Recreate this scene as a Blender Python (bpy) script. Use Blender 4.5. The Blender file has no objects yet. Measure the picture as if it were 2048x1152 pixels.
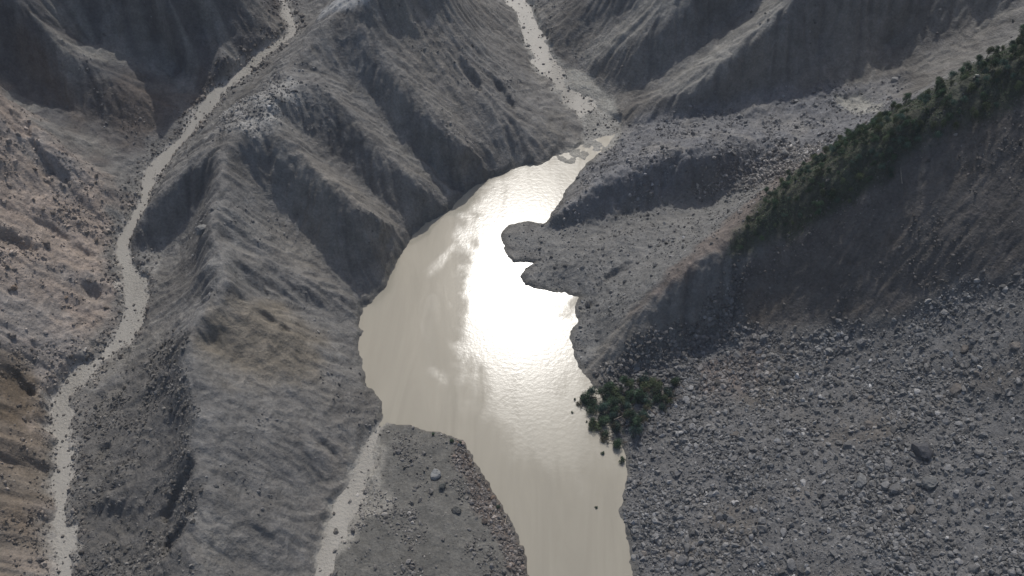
import bpy, math, time
import numpy as np

T0 = time.time()
scene = bpy.context.scene
col = scene.collection

# ------------------------------------------------------------------ camera
H = 345.0                      # metres above the lake
PITCH = math.radians(50.0)     # below the horizon
F = 1850.0                     # focal length in photo pixels (2048 wide)
cam = bpy.data.cameras.new('camera')
cam.sensor_width = 36.0
cam.lens = 36.0 * F / 2048.0
cam.clip_start = 1.0
cam.clip_end = 20000.0
cam_o = bpy.data.objects.new('camera', cam)
cam_o.location = (0, 0, H)
cam_o.rotation_euler = (math.pi / 2 - PITCH, 0, 0)
col.objects.link(cam_o)
scene.camera = cam_o

# ------------------------------------------------------------------ sky and sun
SUN_EL, SUN_AZ = 50.0, 1.0     # azimuth clockwise from +Y
world = bpy.data.worlds.new('World')
scene.world = world
world.use_nodes = True
wn = world.node_tree
bg = wn.nodes['Background']
sky = wn.nodes.new('ShaderNodeTexSky')
sky.sky_type = 'NISHITA'
sky.sun_disc = False
sky.sun_elevation = math.radians(SUN_EL)
sky.sun_rotation = math.radians(SUN_AZ)
sky.altitude = 600
sky.air_density = 1.0
sky.dust_density = 4.0
wn.links.new(sky.outputs[0], bg.inputs[0])
bg.inputs[1].default_value = 0.13
sun = bpy.data.lights.new('sun', 'SUN')
sun.energy = 2.9
sun.angle = math.radians(0.53)
sun.color = (1.0, 0.97, 0.92)
sun_o = bpy.data.objects.new('sun', sun)
sun_o.rotation_euler = (-(math.pi / 2 - math.radians(SUN_EL)), 0, -math.radians(SUN_AZ))
sun_o.location = (0, 400, 600)
col.objects.link(sun_o)
scene.view_settings.view_transform = 'Standard'
scene.view_settings.look = 'None'
scene.view_settings.exposure = -0.32
scene.view_settings.gamma = 1.0

# ------------------------------------------------------------------ helpers: pixels, noise, rasters
rng = np.random.default_rng(7)
cp, sp = math.cos(PITCH), math.sin(PITCH)

def ray(u, v):
    a = (np.asarray(u, float) - 1024.0) / F
    b = (np.asarray(v, float) - 576.0) / F
    return a, cp - b * sp, -sp - b * cp

def at_z(u, v, z):
    dx, dy, dz = ray(u, v)
    t = (np.asarray(z, float) - H) / dz
    return dx * t, dy * t

def project(x, y, z):
    dep = y * cp - (z - H) * sp
    up = y * sp + (z - H) * cp
    return 1024 + F * x / dep, 576 - F * up / dep, dep

def smooth(a, b, x):
    t = np.clip((x - a) / (b - a), 0, 1)
    return t * t * (3 - 2 * t)

def gnoise(x, y, seed=0):
    xi = np.floor(x).astype(np.int64); yi = np.floor(y).astype(np.int64)
    xf = x - xi; yf = y - yi
    u = xf * xf * xf * (xf * (xf * 6 - 15) + 10)
    v = yf * yf * yf * (yf * (yf * 6 - 15) + 10)
    tab_r = np.random.default_rng(seed + 1000)
    perm = tab_r.permutation(4096)
    ang = tab_r.random(4096) * 2 * math.pi
    gx, gy = np.cos(ang), np.sin(ang)
    def g(ix, iy, dx, dy):
        h = perm[(perm[ix & 4095] + iy) & 4095]
        return gx[h] * dx + gy[h] * dy
    n00 = g(xi, yi, xf, yf); n10 = g(xi + 1, yi, xf - 1, yf)
    n01 = g(xi, yi + 1, xf, yf - 1); n11 = g(xi + 1, yi + 1, xf - 1, yf - 1)
    a = n00 + u * (n10 - n00); b = n01 + u * (n11 - n01)
    return (a + v * (b - a)) * 1.5

def fbm(x, y, wl, octv=4, gain=0.5, seed=0):
    s = np.zeros_like(x); amp = 1.0
    for i in range(octv):
        s += amp * gnoise(x / wl + 17.3 * i, y / wl - 9.1 * i, seed + i)
        amp *= gain; wl *= 0.5
    return s

def ridged(x, y, wl, octv=4, gain=0.5, seed=0):
    s = np.zeros_like(x); amp = 1.0
    for i in range(octv):
        s += amp * (0.5 - np.abs(gnoise(x / wl + 7.3 * i, y / wl + 3.1 * i, seed + i)))
        amp *= gain; wl *= 0.5
    return s

X0, X1, Y0, Y1 = -460.0, 460.0, 40.0, 760.0
RES = 1.0
xs = np.arange(X0, X1 + 0.1, RES); ys = np.arange(Y0, Y1 + 0.1, RES)
GX, GY = np.meshgrid(xs, ys)
NY, NX = GX.shape

def sample(A, x, y):
    fx = np.clip((np.asarray(x) - X0) / RES, 0, NX - 1.001)
    fy = np.clip((np.asarray(y) - Y0) / RES, 0, NY - 1.001)
    i = fx.astype(int); j = fy.astype(int)
    a = fx - i; b = fy - j
    return (A[j, i] * (1 - a) + A[j, i + 1] * a) * (1 - b) + (A[j + 1, i] * (1 - a) + A[j + 1, i + 1] * a) * b

def blur(A, n=1):
    for _ in range(n):
        P = np.pad(A, 1, mode='edge')
        A = (P[:-2, 1:-1] + 2 * P[1:-1, 1:-1] + P[2:, 1:-1]) / 4
        P = np.pad(A, 1, mode='edge')
        A = (P[1:-1, :-2] + 2 * P[1:-1, 1:-1] + P[1:-1, 2:]) / 4
    return A

def poly_sd(px, py, x, y):
    """signed distance to a closed polygon, negative inside"""
    d2 = np.full(x.shape, 1e12); inside = np.zeros(x.shape, bool)
    n = len(px)
    for i in range(n):
        ax, ay, bx, by = px[i], py[i], px[(i + 1) % n], py[(i + 1) % n]
        ex, ey = bx - ax, by - ay
        t = np.clip(((x - ax) * ex + (y - ay) * ey) / (ex * ex + ey * ey + 1e-9), 0, 1)
        d2 = np.minimum(d2, (x - ax - t * ex) ** 2 + (y - ay - t * ey) ** 2)
        if ay != by:
            c = ((ay > y) != (by > y)) & (x < (bx - ax) * (y - ay) / (by - ay) + ax)
            inside ^= c
    return np.where(inside, -1, 1) * np.sqrt(d2)

# ------------------------------------------------------------------ survey of the valley: photo pixel + height
LAKE = [(1236,264),(1170,285),(1139,302),(1108,312),(1084,328),(1049,330),(1025,337),(980,358),(945,372),(919,396),
 (896,425),(851,445),(823,470),(794,522),(768,577),(740,603),(724,616),(716,647),(726,664),(716,682),(723,734),(730,772),
 (749,783),(766,818),(765,842),(775,851),(813,853),(848,860),(882,867),(924,882),(948,919),(980,974),(1011,1026),
 (1042,1085),(1058,1152),(1072,1230),(1080,1330),(1090,1480),(1275,1480),(1272,1330),(1268,1230),(1266,1148),(1261,1099),
 (1250,1040),(1236,1023),(1252,978),(1257,940),(1250,905),(1236,880),(1222,845),(1210,808),(1195,778),(1184,766),
 (1160,737),(1141,682),(1139,661),(1157,643),(1151,612),(1164,593),(1132,586),(1096,581),(1052,572),(1040,553),(1051,537),
 (1075,525),(1028,523),(1012,504),(1000,473),(1018,451),(1056,442),(1085,449),(1094,442),(1118,411),(1132,383),(1146,361),
 (1167,337),(1212,295)]
LP = np.array(LAKE, float)
LX, LY = at_z(LP[:, 0], LP[:, 1], 0.0)

# streams: (u, v, z, width in pixels)
LEFT_STREAM = [(560,-90,86,26),(566,0,78,22),(572,28,75,22),(592,62,71,22),(548,92,68,26),(505,128,63,28),(440,178,57,32),(398,232,51,36),
 (372,275,46,32),(330,310,42,34),(296,352,38,34),(290,395,35,38),(270,440,32,32),(245,480,29,36),(252,540,25,40),(272,585,23,44),
 (264,640,20,42),(232,695,17,42),(170,740,15,44),(125,790,13,44),(124,860,11,50),(126,930,9.5,48),(120,1000,8,46),(116,1050,7,52),
 (130,1110,6,48),(132,1160,5,46),(125,1260,3,46),(120,1420,1,46)]
RIVER = [(1005,-80,34,40),(1027,0,27,40),(1058,40,23,44),(1074,88,18,50),(1092,128,14,50),(1112,160,11,52),(1145,198,7,52),(1190,236,3,58),(1226,262,0.6,60),(1200,285,0.05,56)]
OUTLET = [(625,1350,8,44),(640,1220,6.5,38),(646,1152,5.5,36),(660,1090,4.5,50),(690,1030,3,56),(718,960,1.7,38),(735,905,0.9,24),(752,862,0.2,14),(775,835,0.0,14)]

HS = 0.58                      # survey heights were first guesses: overall relief factor
SCALE = [HS]
for S in (LEFT_STREAM, RIVER, OUTLET):
    for i, (a, b, c, d) in enumerate(S): S[i] = (a, b, c * HS, d)
PTS = []
def line(*p, n=8):
    """polyline of (u,v,z) sampled densely"""
    for a, b in zip(p[:-1], p[1:]):
        for k in range(n):
            t = k / n
            PTS.append((a[0] + (b[0] - a[0]) * t, a[1] + (b[1] - a[1]) * t, (a[2] + (b[2] - a[2]) * t) * SCALE[0]))
    PTS.append((p[-1][0], p[-1][1], p[-1][2] * SCALE[0]))
def pts(*p):
    PTS.extend((a, b, c * SCALE[0]) for a, b, c in p)

SCALE[0] = 1.0
for s in (LEFT_STREAM, RIVER, OUTLET):
    line(*[(a, b, c) for a, b, c, d in s], n=4)
SCALE[0] = HS
SCALE[0] = 0.70
# main ridge between the torrent and the lake
line((860,-110,125),(790,-40,116),(735,5,108),(660,30,96),(615,72,90),(595,130,86),(575,190,85),(540,235,84),(490,262,83),(445,325,79),
     (428,420,75),(436,505,71),(465,562,69),(392,655,67),(380,760,63),(385,900,56),(386,1050,49),(385,1200,42),(380,1400,33))
# spur down to the torrent, hollow behind it
line((440,300,79),(372,340,66),(312,400,51),(268,470,32))
line((412,385,56),(370,450,35),(330,505,21),n=4)
pts((305,545,24),(330,560,28),(345,520,25),(390,540,46),(300,620,25),(400,600,55))
# rib to the lake, gullies either side
line((545,240,84),(600,300,74),(660,360,64),(720,420,50),(770,460,33),(802,492,14))
line((575,235,74),(640,310,53),(735,385,32),(838,440,9))
line((490,330,68),(560,430,41),(640,520,23),(715,610,3.5))
line((600,130,84),(645,170,84),(720,260,63),(800,345,39),(875,410,13))
line((690,140,74),(790,260,45),(900,370,10))
line((700,70,92),(800,180,68),(900,290,38),(975,345,9))
line((790,60,86),(880,180,53),(985,310,13))
line((840,0,92),(930,110,58),(1010,230,28),(1060,310,7))
pts((960,60,46),(1000,100,34),(1040,150,22),(1080,220,14),(1120,280,6),(1000,20,36),(940,-20,58),(1060,200,17),(1100,250,9))
# folds on the lower east face of the ridge
line((500,575,48),(600,610,25),(708,640,3))
line((430,470,66),(520,510,50),(620,570,28),(700,602,9))
line((470,592,59),(560,640,43),(640,705,26),(722,762,7))
line((400,680,58),(520,760,41),(640,830,22),(738,868,2.5))
pts((550,900,34),(560,1050,26),(480,980,41),(470,1130,31),(630,980,11),(600,1120,13),(690,880,10),(640,900,20),(520,860,41))
# west face of the ridge
line((205,1005,15),(240,1008,19),(275,1012,23),n=4)
pts((240,1040,10),(335,700,38),(310,800,32),(250,740,19),(225,820,15.5),(215,900,13),(300,930,28),(190,1000,10),(320,1060,25),(200,1110,9),(260,1140,14),(340,870,40),(350,980,38))
SCALE[0] = HS
# fan between outlet stream and lake
pts((780,880,3.5),(820,900,5),(880,890,3.5),(850,960,7),(930,960,5),(800,1000,7),(900,1040,9),(980,1060,6),(760,1060,6),(820,1110,10),(920,1130,11),(1010,1130,6),
    (720,1140,7.5),(850,1230,13),(980,1230,8),(700,1000,4),(750,940,3.2),(900,1400,14))
SCALE[0] = 0.62
# west wall
pts((60,1140,14),(0,1140,22),(-120,1140,40),(60,1030,18),(0,1020,28),(-120,1000,50),(70,900,22),(0,880,38),(-140,860,66),(60,780,24),(0,740,46),(-140,700,80),
    (160,660,26),(80,640,40),(0,600,60),(-150,540,100),(180,540,35),(90,520,52),(0,480,72),(200,430,42),(120,400,56),(30,380,74),(230,350,46),(-150,330,120),(0,1300,12),(-200,1300,40))
# red spur of the west wall
line((-140,70,150),(-60,130,132),(0,188,108),(80,258,86),(160,322,64),(212,372,49))
line((-100,120,118),(0,215,92),(100,300,66),(190,330,54),n=4)
SCALE[0] = 0.56
# grey spurs of the north-west
line((-80,-100,185),(20,0,150),(60,45,134),(130,98,112),(225,148,88),(310,212,62))
line((0,110,104),(60,160,86),(140,230,66),(240,265,54),(320,290,45),n=4)
line((180,20,118),(260,62,100),(320,70,92),(380,140,70),(420,185,60))
line((330,-60,154),(420,-20,127),(480,50,92),(520,105,70))
pts((170,95,92),(240,110,84),(300,140,70),(330,20,125),(450,120,79),(400,60,93),(150,-60,154),(300,-140,190),(480,-60,128),(660,-60,104),(640,20,88),(360,215,56))
SCALE[0] = 1.0
# north-east ridges
line((1150,128,8),(1215,112,20),(1290,82,35),(1380,20,49),(1440,-40,62),(1520,-110,80))
line((1180,160,6),(1240,192,7),(1300,160,17),(1400,95,32),(1490,10,50),(1560,-70,66))
line((1262,215,10),(1380,186,27.5),(1450,140,39),(1540,55,57.5),(1590,0,70),(1680,-90,88))
line((1300,232,11.5),(1390,228,18),(1500,185,28),(1620,165,35),(1720,140,41),(1860,90,52))
SCALE[0] = 0.53
pts((1120,60,36),(1150,20,50),(1220,0,72),(1260,-60,100),(1130,100,24),(1180,70,36),(1240,30,62),(1100,20,36))
pts((1700,20,122),(1800,20,124),(1900,20,126),(2040,10,140),(1800,-80,160),(2000,-100,175),(1950,60,112),(1640,80,92),(1780,80,92))
SCALE[0] = 1.0
# rubble lobe and mud strip of the east bank
line((1108,428,8),(1200,370,17),(1320,332,25),(1430,325,28),(1510,290,30))
line((1100,458,1.5),(1200,432,5),(1300,408,9),(1420,380,14),(1550,362,21))
SCALE[0] = HS
pts((1240,290,10),(1300,260,20),(1400,245,33),(1500,215,44),(1620,210,54),(1720,205,59),(1800,180,66),(1560,300,50),(1650,260,58),(1600,325,48),(1190,330,9))
pts((1050,480,2),(1060,550,3),(1110,540,6),(1120,490,6),(1180,560,9),(1190,500,12),(1250,470,18),(1250,540,19),(1200,600,10),(1350,450,28),(1450,420,36),(1170,660,5),(1200,690,7),(1300,520,26),(1400,470,36))
SCALE[0] = 0.72
# wooded spur of the east side: crest, then scarp foot, then debris slope
SCALE[0] = 1.0
CREST = [(2300,-60,165),(2180,20,152),(2048,110,133),(1930,175,119),(1830,230,107),(1720,295,93),(1600,370,70),(1500,450,52)]
FOOT = [(2300,430,119),(2170,490,101),(2048,545,83.5),(1930,583,69),(1830,615,56),(1720,648,42),(1600,663,28),(1500,668,18)]
for c_, f_ in zip(CREST, FOOT):          # keep the scarp face even between crest and foot
    ax, ay = at_z(*c_); bx, by = at_z(*f_)
    for t in (0.2, 0.4, 0.6, 0.8):
        x, y, z = ax + (bx - ax) * t, ay + (by - ay) * t, c_[2] + (f_[2] - c_[2]) * t + 1.5 * math.sin(t * 9 + c_[0])
        u_, v_, _ = project(x, y, z); PTS.append((u_, v_, z))
line(*CREST,(1420,505,45),(1340,565,34),(1260,635,20),(1195,705,6))
SCALE[0] = 0.72
line((2300,430,165),(2170,490,140),(2048,545,116),(1900,590,90),(1760,640,64),(1620,662,42),(1490,668,24),(1400,690,15),(1300,735,8),(1220,765,3))
pts((1500,1100,27),(1750,1100,54),(2048,1100,84),(1380,1100,14),(1500,950,27),(1750,950,55),(2048,950,88),(1380,950,14),(1500,830,25),(1750,830,54),(2048,830,92),
    (1380,840,12),(1300,840,5),(1600,740,34),(1900,720,78),(2048,690,104),(1320,1050,7),(1300,960,5),(2250,900,112),(2250,1150,106),(2250,650,134),(1500,1300,25),(2048,1300,78),(1340,1300,8),
    (1440,760,16),(1500,720,22))
# shoreline
for i in range(len(LAKE)):
    a, b = LAKE[i], LAKE[(i + 1) % len(LAKE)]
    L = math.hypot(a[0] - b[0], a[1] - b[1]); n = max(1, int(L / 30))
    for k in range(n):
        t = k / n
        PTS.append((a[0] + (b[0] - a[0]) * t, a[1] + (b[1] - a[1]) * t, 0.2))

P = np.array(PTS)
CX, CY = at_z(P[:, 0], P[:, 1], P[:, 2])
CZ = P[:, 2]
# thin out points that fall together
keep = []
for i in range(len(CX)):
    if all((CX[i] - CX[j]) ** 2 + (CY[i] - CY[j]) ** 2 > 2.5 for j in keep):
        keep.append(i)
CX, CY, CZ = CX[keep], CY[keep], CZ[keep]
n = len(CX)
D = np.sqrt((CX[:, None] - CX[None]) ** 2 + (CY[:, None] - CY[None]) ** 2 + 1.0)
A = np.zeros((n + 3, n + 3)); A[:n, :n] = -D + np.eye(n) * 0.15
A[:n, n] = 1; A[:n, n + 1] = CX; A[:n, n + 2] = CY; A[n:, :n] = A[:n, n:].T
rhs = np.zeros(n + 3); rhs[:n] = CZ
W = np.linalg.solve(A, rhs)
cx2 = np.arange(X0, X1 + 2.9, 2.0); cy2 = np.arange(Y0, Y1 + 2.9, 2.0)
qx, qy = np.meshgrid(cx2, cy2)
hz = W[n] + W[n + 1] * qx + W[n + 2] * qy
for i in range(n):
    hz -= W[i] * np.sqrt((qx - CX[i]) ** 2 + (qy - CY[i]) ** 2 + 1.0)
# upsample to 1 m
fx = (GX - X0) / 2; fy = (GY - Y0) / 2
ii = fx.astype(int); jj = fy.astype(int); aa = fx - ii; bb = fy - jj
Z = (hz[jj, ii] * (1 - aa) + hz[jj, ii + 1] * aa) * (1 - bb) + (hz[jj + 1, ii] * (1 - aa) + hz[jj + 1, ii + 1] * aa) * bb
Z = np.clip(Z, -5, 260)
print('rbf', n, round(time.time() - T0, 1))

def hit(u, v, A=None):
    """where the line of sight through a photo pixel first meets the ground"""
    A = ZF if A is None else A
    u = np.atleast_1d(np.asarray(u, float)); v = np.atleast_1d(np.asarray(v, float))
    dx, dy, dz = ray(u, v)
    t = np.full(u.shape, 100.0); done = np.zeros(u.shape, bool)
    for _ in range(1000):
        z = H + dz * t
        g = z - sample(A, dx * t, dy * t)
        done |= g <= 0
        if done.all(): break
        t = np.where(done, t, t + np.maximum(0.15, g * 0.35))
    return dx * t, dy * t

# ------------------------------------------------------------------ lake and stream fields
wob = fbm(GX, GY, 9.0, 4, 0.65, 50)
SD = poly_sd(LX, LY, GX, GY) + 0.9 * wob + 0.5 * fbm(GX, GY, 3.2, 2, 0.6, 52)

def stream_field(S):
    S = np.array(S, float)
    # round the bends
    for _ in range(2):
        q = 0.75 * S[:-1] + 0.25 * S[1:]; r = 0.25 * S[:-1] + 0.75 * S[1:]
        S = np.vstack([S[:1], np.stack([q, r], 1).reshape(-1, 4), S[-1:]])
    sx, sy = at_z(S[:, 0], S[:, 1], S[:, 2])
    dep = sy * cp - (S[:, 2] - H) * sp
    hw = S[:, 3] * dep / F * 0.5
    best = np.full(GX.shape, 1e9); bz = np.zeros(GX.shape); bw = np.ones(GX.shape)
    for i in range(len(S) - 1):
        m = 30
        x0, x1 = min(sx[i], sx[i+1]) - m, max(sx[i], sx[i+1]) + m
        y0, y1 = min(sy[i], sy[i+1]) - m, max(sy[i], sy[i+1]) + m
        i0, i1 = np.clip([(x0 - X0) / RES, (x1 - X0) / RES], 0, NX).astype(int)
        j0, j1 = np.clip([(y0 - Y0) / RES, (y1 - Y0) / RES], 0, NY).astype(int)
        if i1 <= i0 or j1 <= j0: continue
        sl = (slice(j0, j1), slice(i0, i1))
        x, y = GX[sl], GY[sl]
        ex, ey = sx[i+1] - sx[i], sy[i+1] - sy[i]
        t = np.clip(((x - sx[i]) * ex + (y - sy[i]) * ey) / (ex * ex + ey * ey + 1e-9), 0, 1)
        d = np.sqrt((x - sx[i] - t * ex) ** 2 + (y - sy[i] - t * ey) ** 2)
        b = d < best[sl]
        best[sl] = np.where(b, d, best[sl])
        bz[sl] = np.where(b, S[i, 2] + t * (S[i+1, 2] - S[i, 2]), bz[sl])
        bw[sl] = np.where(b, hw[i] + t * (hw[i+1] - hw[i]), bw[sl])
    return best, bz, bw

STR = {}
for nm, S in (('torrent', LEFT_STREAM), ('river', RIVER), ('brook', OUTLET)):
    d, z, w = stream_field(S)
    w = w * ({'torrent': 0.80, 'river': 0.85, 'brook': 0.95}[nm] + 0.55 * fbm(GX, GY, 18.0, 4, 0.65, 70))
    STR[nm] = (d, blur(z, 2), w)

# ------------------------------------------------------------------ erosion detail
Zs = blur(Z, 6)
gy_, gx_ = np.gradient(Zs, RES)
slope = np.sqrt(gx_ ** 2 + gy_ ** 2)

def lic(noise, length, step=1.0):
    """smear a noise field along the fall line: rills"""
    nx = -gx_ / (slope + 0.03); ny = -gy_ / (slope + 0.03)
    acc = noise.copy(); wsum = 1.0
    for sgn in (1, -1):
        x, y = GX.copy(), GY.copy()
        k = int(length / step)
        for s in range(k):
            vx, vy = sample(nx, x, y), sample(ny, x, y)
            x = x + sgn * step * vx; y = y + sgn * step * vy
            w = 1 - s / k
            acc += w * sample(noise, x, y); wsum += w
    return acc / math.sqrt(wsum)

n1 = gnoise(GX / 13, GY / 13, 200) + 0.5 * gnoise(GX / 7, GY / 7, 210)
n2 = gnoise(GX / 4.2, GY / 4.2, 201)
L1 = lic(n1, 42, 2.5); L2 = lic(n2, 22, 2.0)
n3 = gnoise(GX / 2.3, GY / 2.3, 202)
L3 = lic(n3, 12, 1.5)
L1 /= L1.std(); L2 /= L2.std(); L3 /= L3.std()
print('lic', round(time.time() - T0, 1))

# droplets cut gullies
def droplets(Z, batches, N, steps, strength):
    Z = Z.copy()
    r = np.random.default_rng(3)
    for b in range(batches):
        x = r.uniform(1, NX - 3, N); y = r.uniform(1, NY - 3, N)
        vx = np.zeros(N); vy = np.zeros(N); sed = np.zeros(N); water = np.ones(N)
        for s in range(steps):
            i = x.astype(int); j = y.astype(int); a = x - i; c = y - j
            z00, z10, z01, z11 = Z[j, i], Z[j, i + 1], Z[j + 1, i], Z[j + 1, i + 1]
            gx = (z10 - z00) * (1 - c) + (z11 - z01) * c
            gy = (z01 - z00) * (1 - a) + (z11 - z10) * a
            h0 = (z00 * (1 - a) + z10 * a) * (1 - c) + (z01 * (1 - a) + z11 * a) * c
            vx = 0.25 * vx - gx; vy = 0.25 * vy - gy
            L = np.sqrt(vx * vx + vy * vy) + 1e-6
            vx, vy = vx / L, vy / L
            x2 = np.clip(x + vx, 1, NX - 3); y2 = np.clip(y + vy, 1, NY - 3)
            i2 = x2.astype(int); j2 = y2.astype(int); a2 = x2 - i2; c2 = y2 - j2
            h1 = (Z[j2, i2] * (1 - a2) + Z[j2, i2 + 1] * a2) * (1 - c2) + (Z[j2 + 1, i2] * (1 - a2) + Z[j2 + 1, i2 + 1] * a2) * c2
            dh = h0 - h1
            cap = np.maximum(dh, 0.01) * water * 2.2
            dep = np.where(dh < 0, np.minimum(sed, -dh), np.where(sed > cap, (sed - cap) * 0.2, -np.minimum((cap - sed) * 0.12, np.maximum(dh, 0) * 0.8)))
            dep = dep * strength
            sed -= dep
            flat = np.concatenate([j * NX + i, j * NX + i + 1, (j + 1) * NX + i, (j + 1) * NX + i + 1])
            wts = np.concatenate([dep * (1 - a) * (1 - c), dep * a * (1 - c), dep * (1 - a) * c, dep * a * c])
            Z += np.bincount(flat, wts, NX * NY).reshape(NY, NX)
            x, y = x2, y2; water *= 0.985
        Z = np.where(np.isfinite(Z), Z, 0)
    return Z

# ------------------------------------------------------------------ zones, as ground polygons
def zone(pxl, feather=4.0, wobble=4.0, seed=0, A=None):
    p = np.array(pxl, float)
    wx, wy = hit(p[:, 0], p[:, 1], A if A is not None else Z)
    d = poly_sd(wx, wy, GX, GY) + wobble * fbm(GX, GY, 22.0, 4, 0.6, 300 + seed)
    return smooth(feather, -feather, d)

z_debris = zone([(1190,772),(1300,738),(1400,690),(1490,668),(1620,662),(1760,642),(1900,592),(2048,545),(2200,480),(2350,600),(2350,1400),(1270,1400),(1262,1100),(1245,1020),(1258,940),(1235,870),(1205,800)], 2.5, 3, 1)
z_scarp = zone([(1480,520),(1600,420),(1750,320),(1900,230),(2048,160),(2250,60),(2350,200),(2300,440),(2048,545),(1900,590),(1760,640),(1620,662),(1490,668),(1470,600)], 4, 4, 2)
z_wood = zone([(1450,510),(1530,400),(1690,275),(1840,190),(2048,70),(2250,-40),(2320,60),(2150,130),(2048,185),(1960,225),(1850,275),(1760,350),(1650,430),(1540,490)], 3, 3, 3)
z_west = zone([(-250,60),(0,185),(90,255),(190,345),(240,400),(225,470),(215,560),(235,620),(205,680),(120,745),(95,800),(90,1000),(85,1152),(80,1400),(-400,1400),(-400,400)], 6, 7, 4)
z_ochre = zone([(-250,720),(0,690),(90,720),(100,790),(80,900),(95,960),(60,1040),(75,1152),(60,1400),(-300,1400)], 6, 7, 5)
z_fan = zone([(770,848),(880,866),(925,882),(980,974),(1042,1085),(1060,1152),(1080,1400),(600,1400),(640,1152),(690,1020),(740,890)], 2, 2, 6)
z_rust = zone([(918,880),(950,920),(982,974),(1012,1026),(1044,1085),(1060,1152),(1030,1150),(990,1080),(950,1010),(925,960),(905,920)], 2, 2, 7)
z_mud = zone([(1095,455),(1200,430),(1300,405),(1420,380),(1560,350),(1600,330),(1560,390),(1480,450),(1400,500),(1330,560),(1260,620),(1190,700),(1160,735),(1140,660),(1160,590),(1050,570),(1070,525),(1000,475)], 3, 4, 8)
z_lobe = zone([(1235,262),(1300,225),(1400,220),(1520,185),(1650,170),(1800,150),(1850,190),(1700,270),(1600,330),(1520,360),(1300,405),(1095,455),(1130,385),(1170,335)], 5, 5, 9)
z_palemud = zone([(1140,140),(1172,148),(1195,172),(1232,195),(1230,240),(1215,255),(1180,225),(1150,190),(1120,160)], 2, 1.5, 10)
z_palemud2 = zone([(1670,195),(1720,190),(1770,205),(1760,222),(1690,220)], 2, 2, 11)
z_top = zone([(470,205),(520,180),(590,150),(610,190),(560,235),(500,262),(440,270),(430,235)], 4, 5, 12)
z_saddle = zone([(640,15),(690,-5),(740,0),(735,12),(690,22),(640,38)], 2, 2, 13)
z_brown = zone([(460,600),(560,610),(640,680),(600,760),(520,800),(470,740),(420,700)], 8, 8, 14)
z_red2 = zone([(1400,740),(1500,690),(1560,690),(1530,760),(1440,790),(1390,800)], 4, 5, 15)
z_redspur = zone([(1560,330),(1700,270),(1850,200),(1880,215),(1720,300),(1560,400),(1420,520),(1280,620),(1250,640),(1330,550),(1450,450)], 3, 4, 16)
z_brookmud = zone([(745,865),(768,900),(775,950),(792,1005),(770,1035),(735,1040),(720,1080),(690,1110),(640,1100),(690,1010),(720,950)], 1.5, 2.5, 17)
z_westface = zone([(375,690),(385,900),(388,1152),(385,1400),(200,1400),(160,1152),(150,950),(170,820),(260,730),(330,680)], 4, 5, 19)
z_lower = zone([(380,640),(470,585),(560,630),(720,755),(755,860),(690,1000),(640,1152),(640,1400),(300,1400),(340,900)], 10, 5, 23)
z_delta = zone([(1185,228),(1228,232),(1243,262),(1170,283),(1112,310),(1095,326),(1130,338),(1168,326),(1215,293)], 3, 2.5, 24)
z_pocket = zone([(285,500),(330,505),(325,530),(310,560),(285,545)], 2, 2, 20)
z_litstripe = zone([(1170,132),(1240,100),(1330,40),(1400,-20),(1330,-60),(1270,0),(1220,60),(1160,110)], 3, 3, 21) + zone([(1300,190),(1400,120),(1500,30),(1560,-40),(1600,-20),(1540,50),(1450,140),(1380,186)], 3, 3, 22)
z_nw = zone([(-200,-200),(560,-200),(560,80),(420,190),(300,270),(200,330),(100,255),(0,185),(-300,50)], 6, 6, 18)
print('zones', round(time.time() - T0, 1))

# ------------------------------------------------------------------ final ground height
smoothz = np.clip(z_fan + z_mud * 0.8 + z_debris + z_palemud + z_palemud2, 0, 1)
rill = np.clip(slope * 1.4, 0, 1.0) * (1 - 0.9 * smoothz) * (1 - 0.88 * z_lower) * (1 - 0.85 * z_scarp)
Zd = Z + rill * (0.45 * L1 * (0.6 + 0.8 * smooth(-0.6, 0.6, gnoise(GX / 60, GY / 60, 203))) + 0.27 * L2 + 0.20 * L3) * 0.85
Zd += (1.6 * fbm(GX, GY, 40, 3, 0.5, 20) + 0.6 * fbm(GX, GY, 9, 4, 0.55, 30)) * (1 - 0.6 * smoothz)
Zd += z_lobe * (1.5 * ridged(GX, GY, 14, 4, 0.6, 40) - 0.9)
Zd += z_west * (2.0 * ridged(GX + 0.6 * GY, GY, 16, 4, 0.6, 44) - 1.2)
Ze = droplets(Zd, 6, 30000, 75, 1.0)
er = np.clip(Ze - Zd, -5, 2.5)
def ledges(wl, h, sharp, seed):
    q = fbm(GX, GY, wl, 4, 0.55, seed) * 2.2
    fr = q - np.floor(q)
    return h * (np.floor(q) + smooth(0.5 - sharp, 0.5 + sharp, fr) - q)      # small breaks in slope, level between them
Zf = Zd + (0.5 * er + 0.5 * blur(er, 1)) * 0.95 * (1 - 0.85 * smoothz)
lump = np.clip(z_lobe + 0.75 * z_mud + 0.9 * z_west, 0, 1)
Zf += lump * (ledges(26, 1.5, 0.12, 91) + 0.5 * ridged(GX, GY, 7, 3, 0.6, 92) - 0.3)
Zf += (1 - smoothz) * (1 - lump) * (1 - z_scarp) * (ledges(34, 1.1, 0.12, 93) + 0.45 * ridged(GX, GY, 6, 3, 0.6, 94) - 0.25)
Zf += z_scarp * (1.0 * ridged(GX, GY, 18, 4, 0.6, 95) - 0.5)
Zf += z_debris * (1.1 * fbm(GX, GY, 26, 3, 0.55, 80) + 0.55 * fbm(GX, GY, 6, 3, 0.6, 84))
Zf += z_fan * 0.35 * fbm(GX, GY, 8, 4, 0.55, 88)
print('erosion', round(time.time() - T0, 1))
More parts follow.
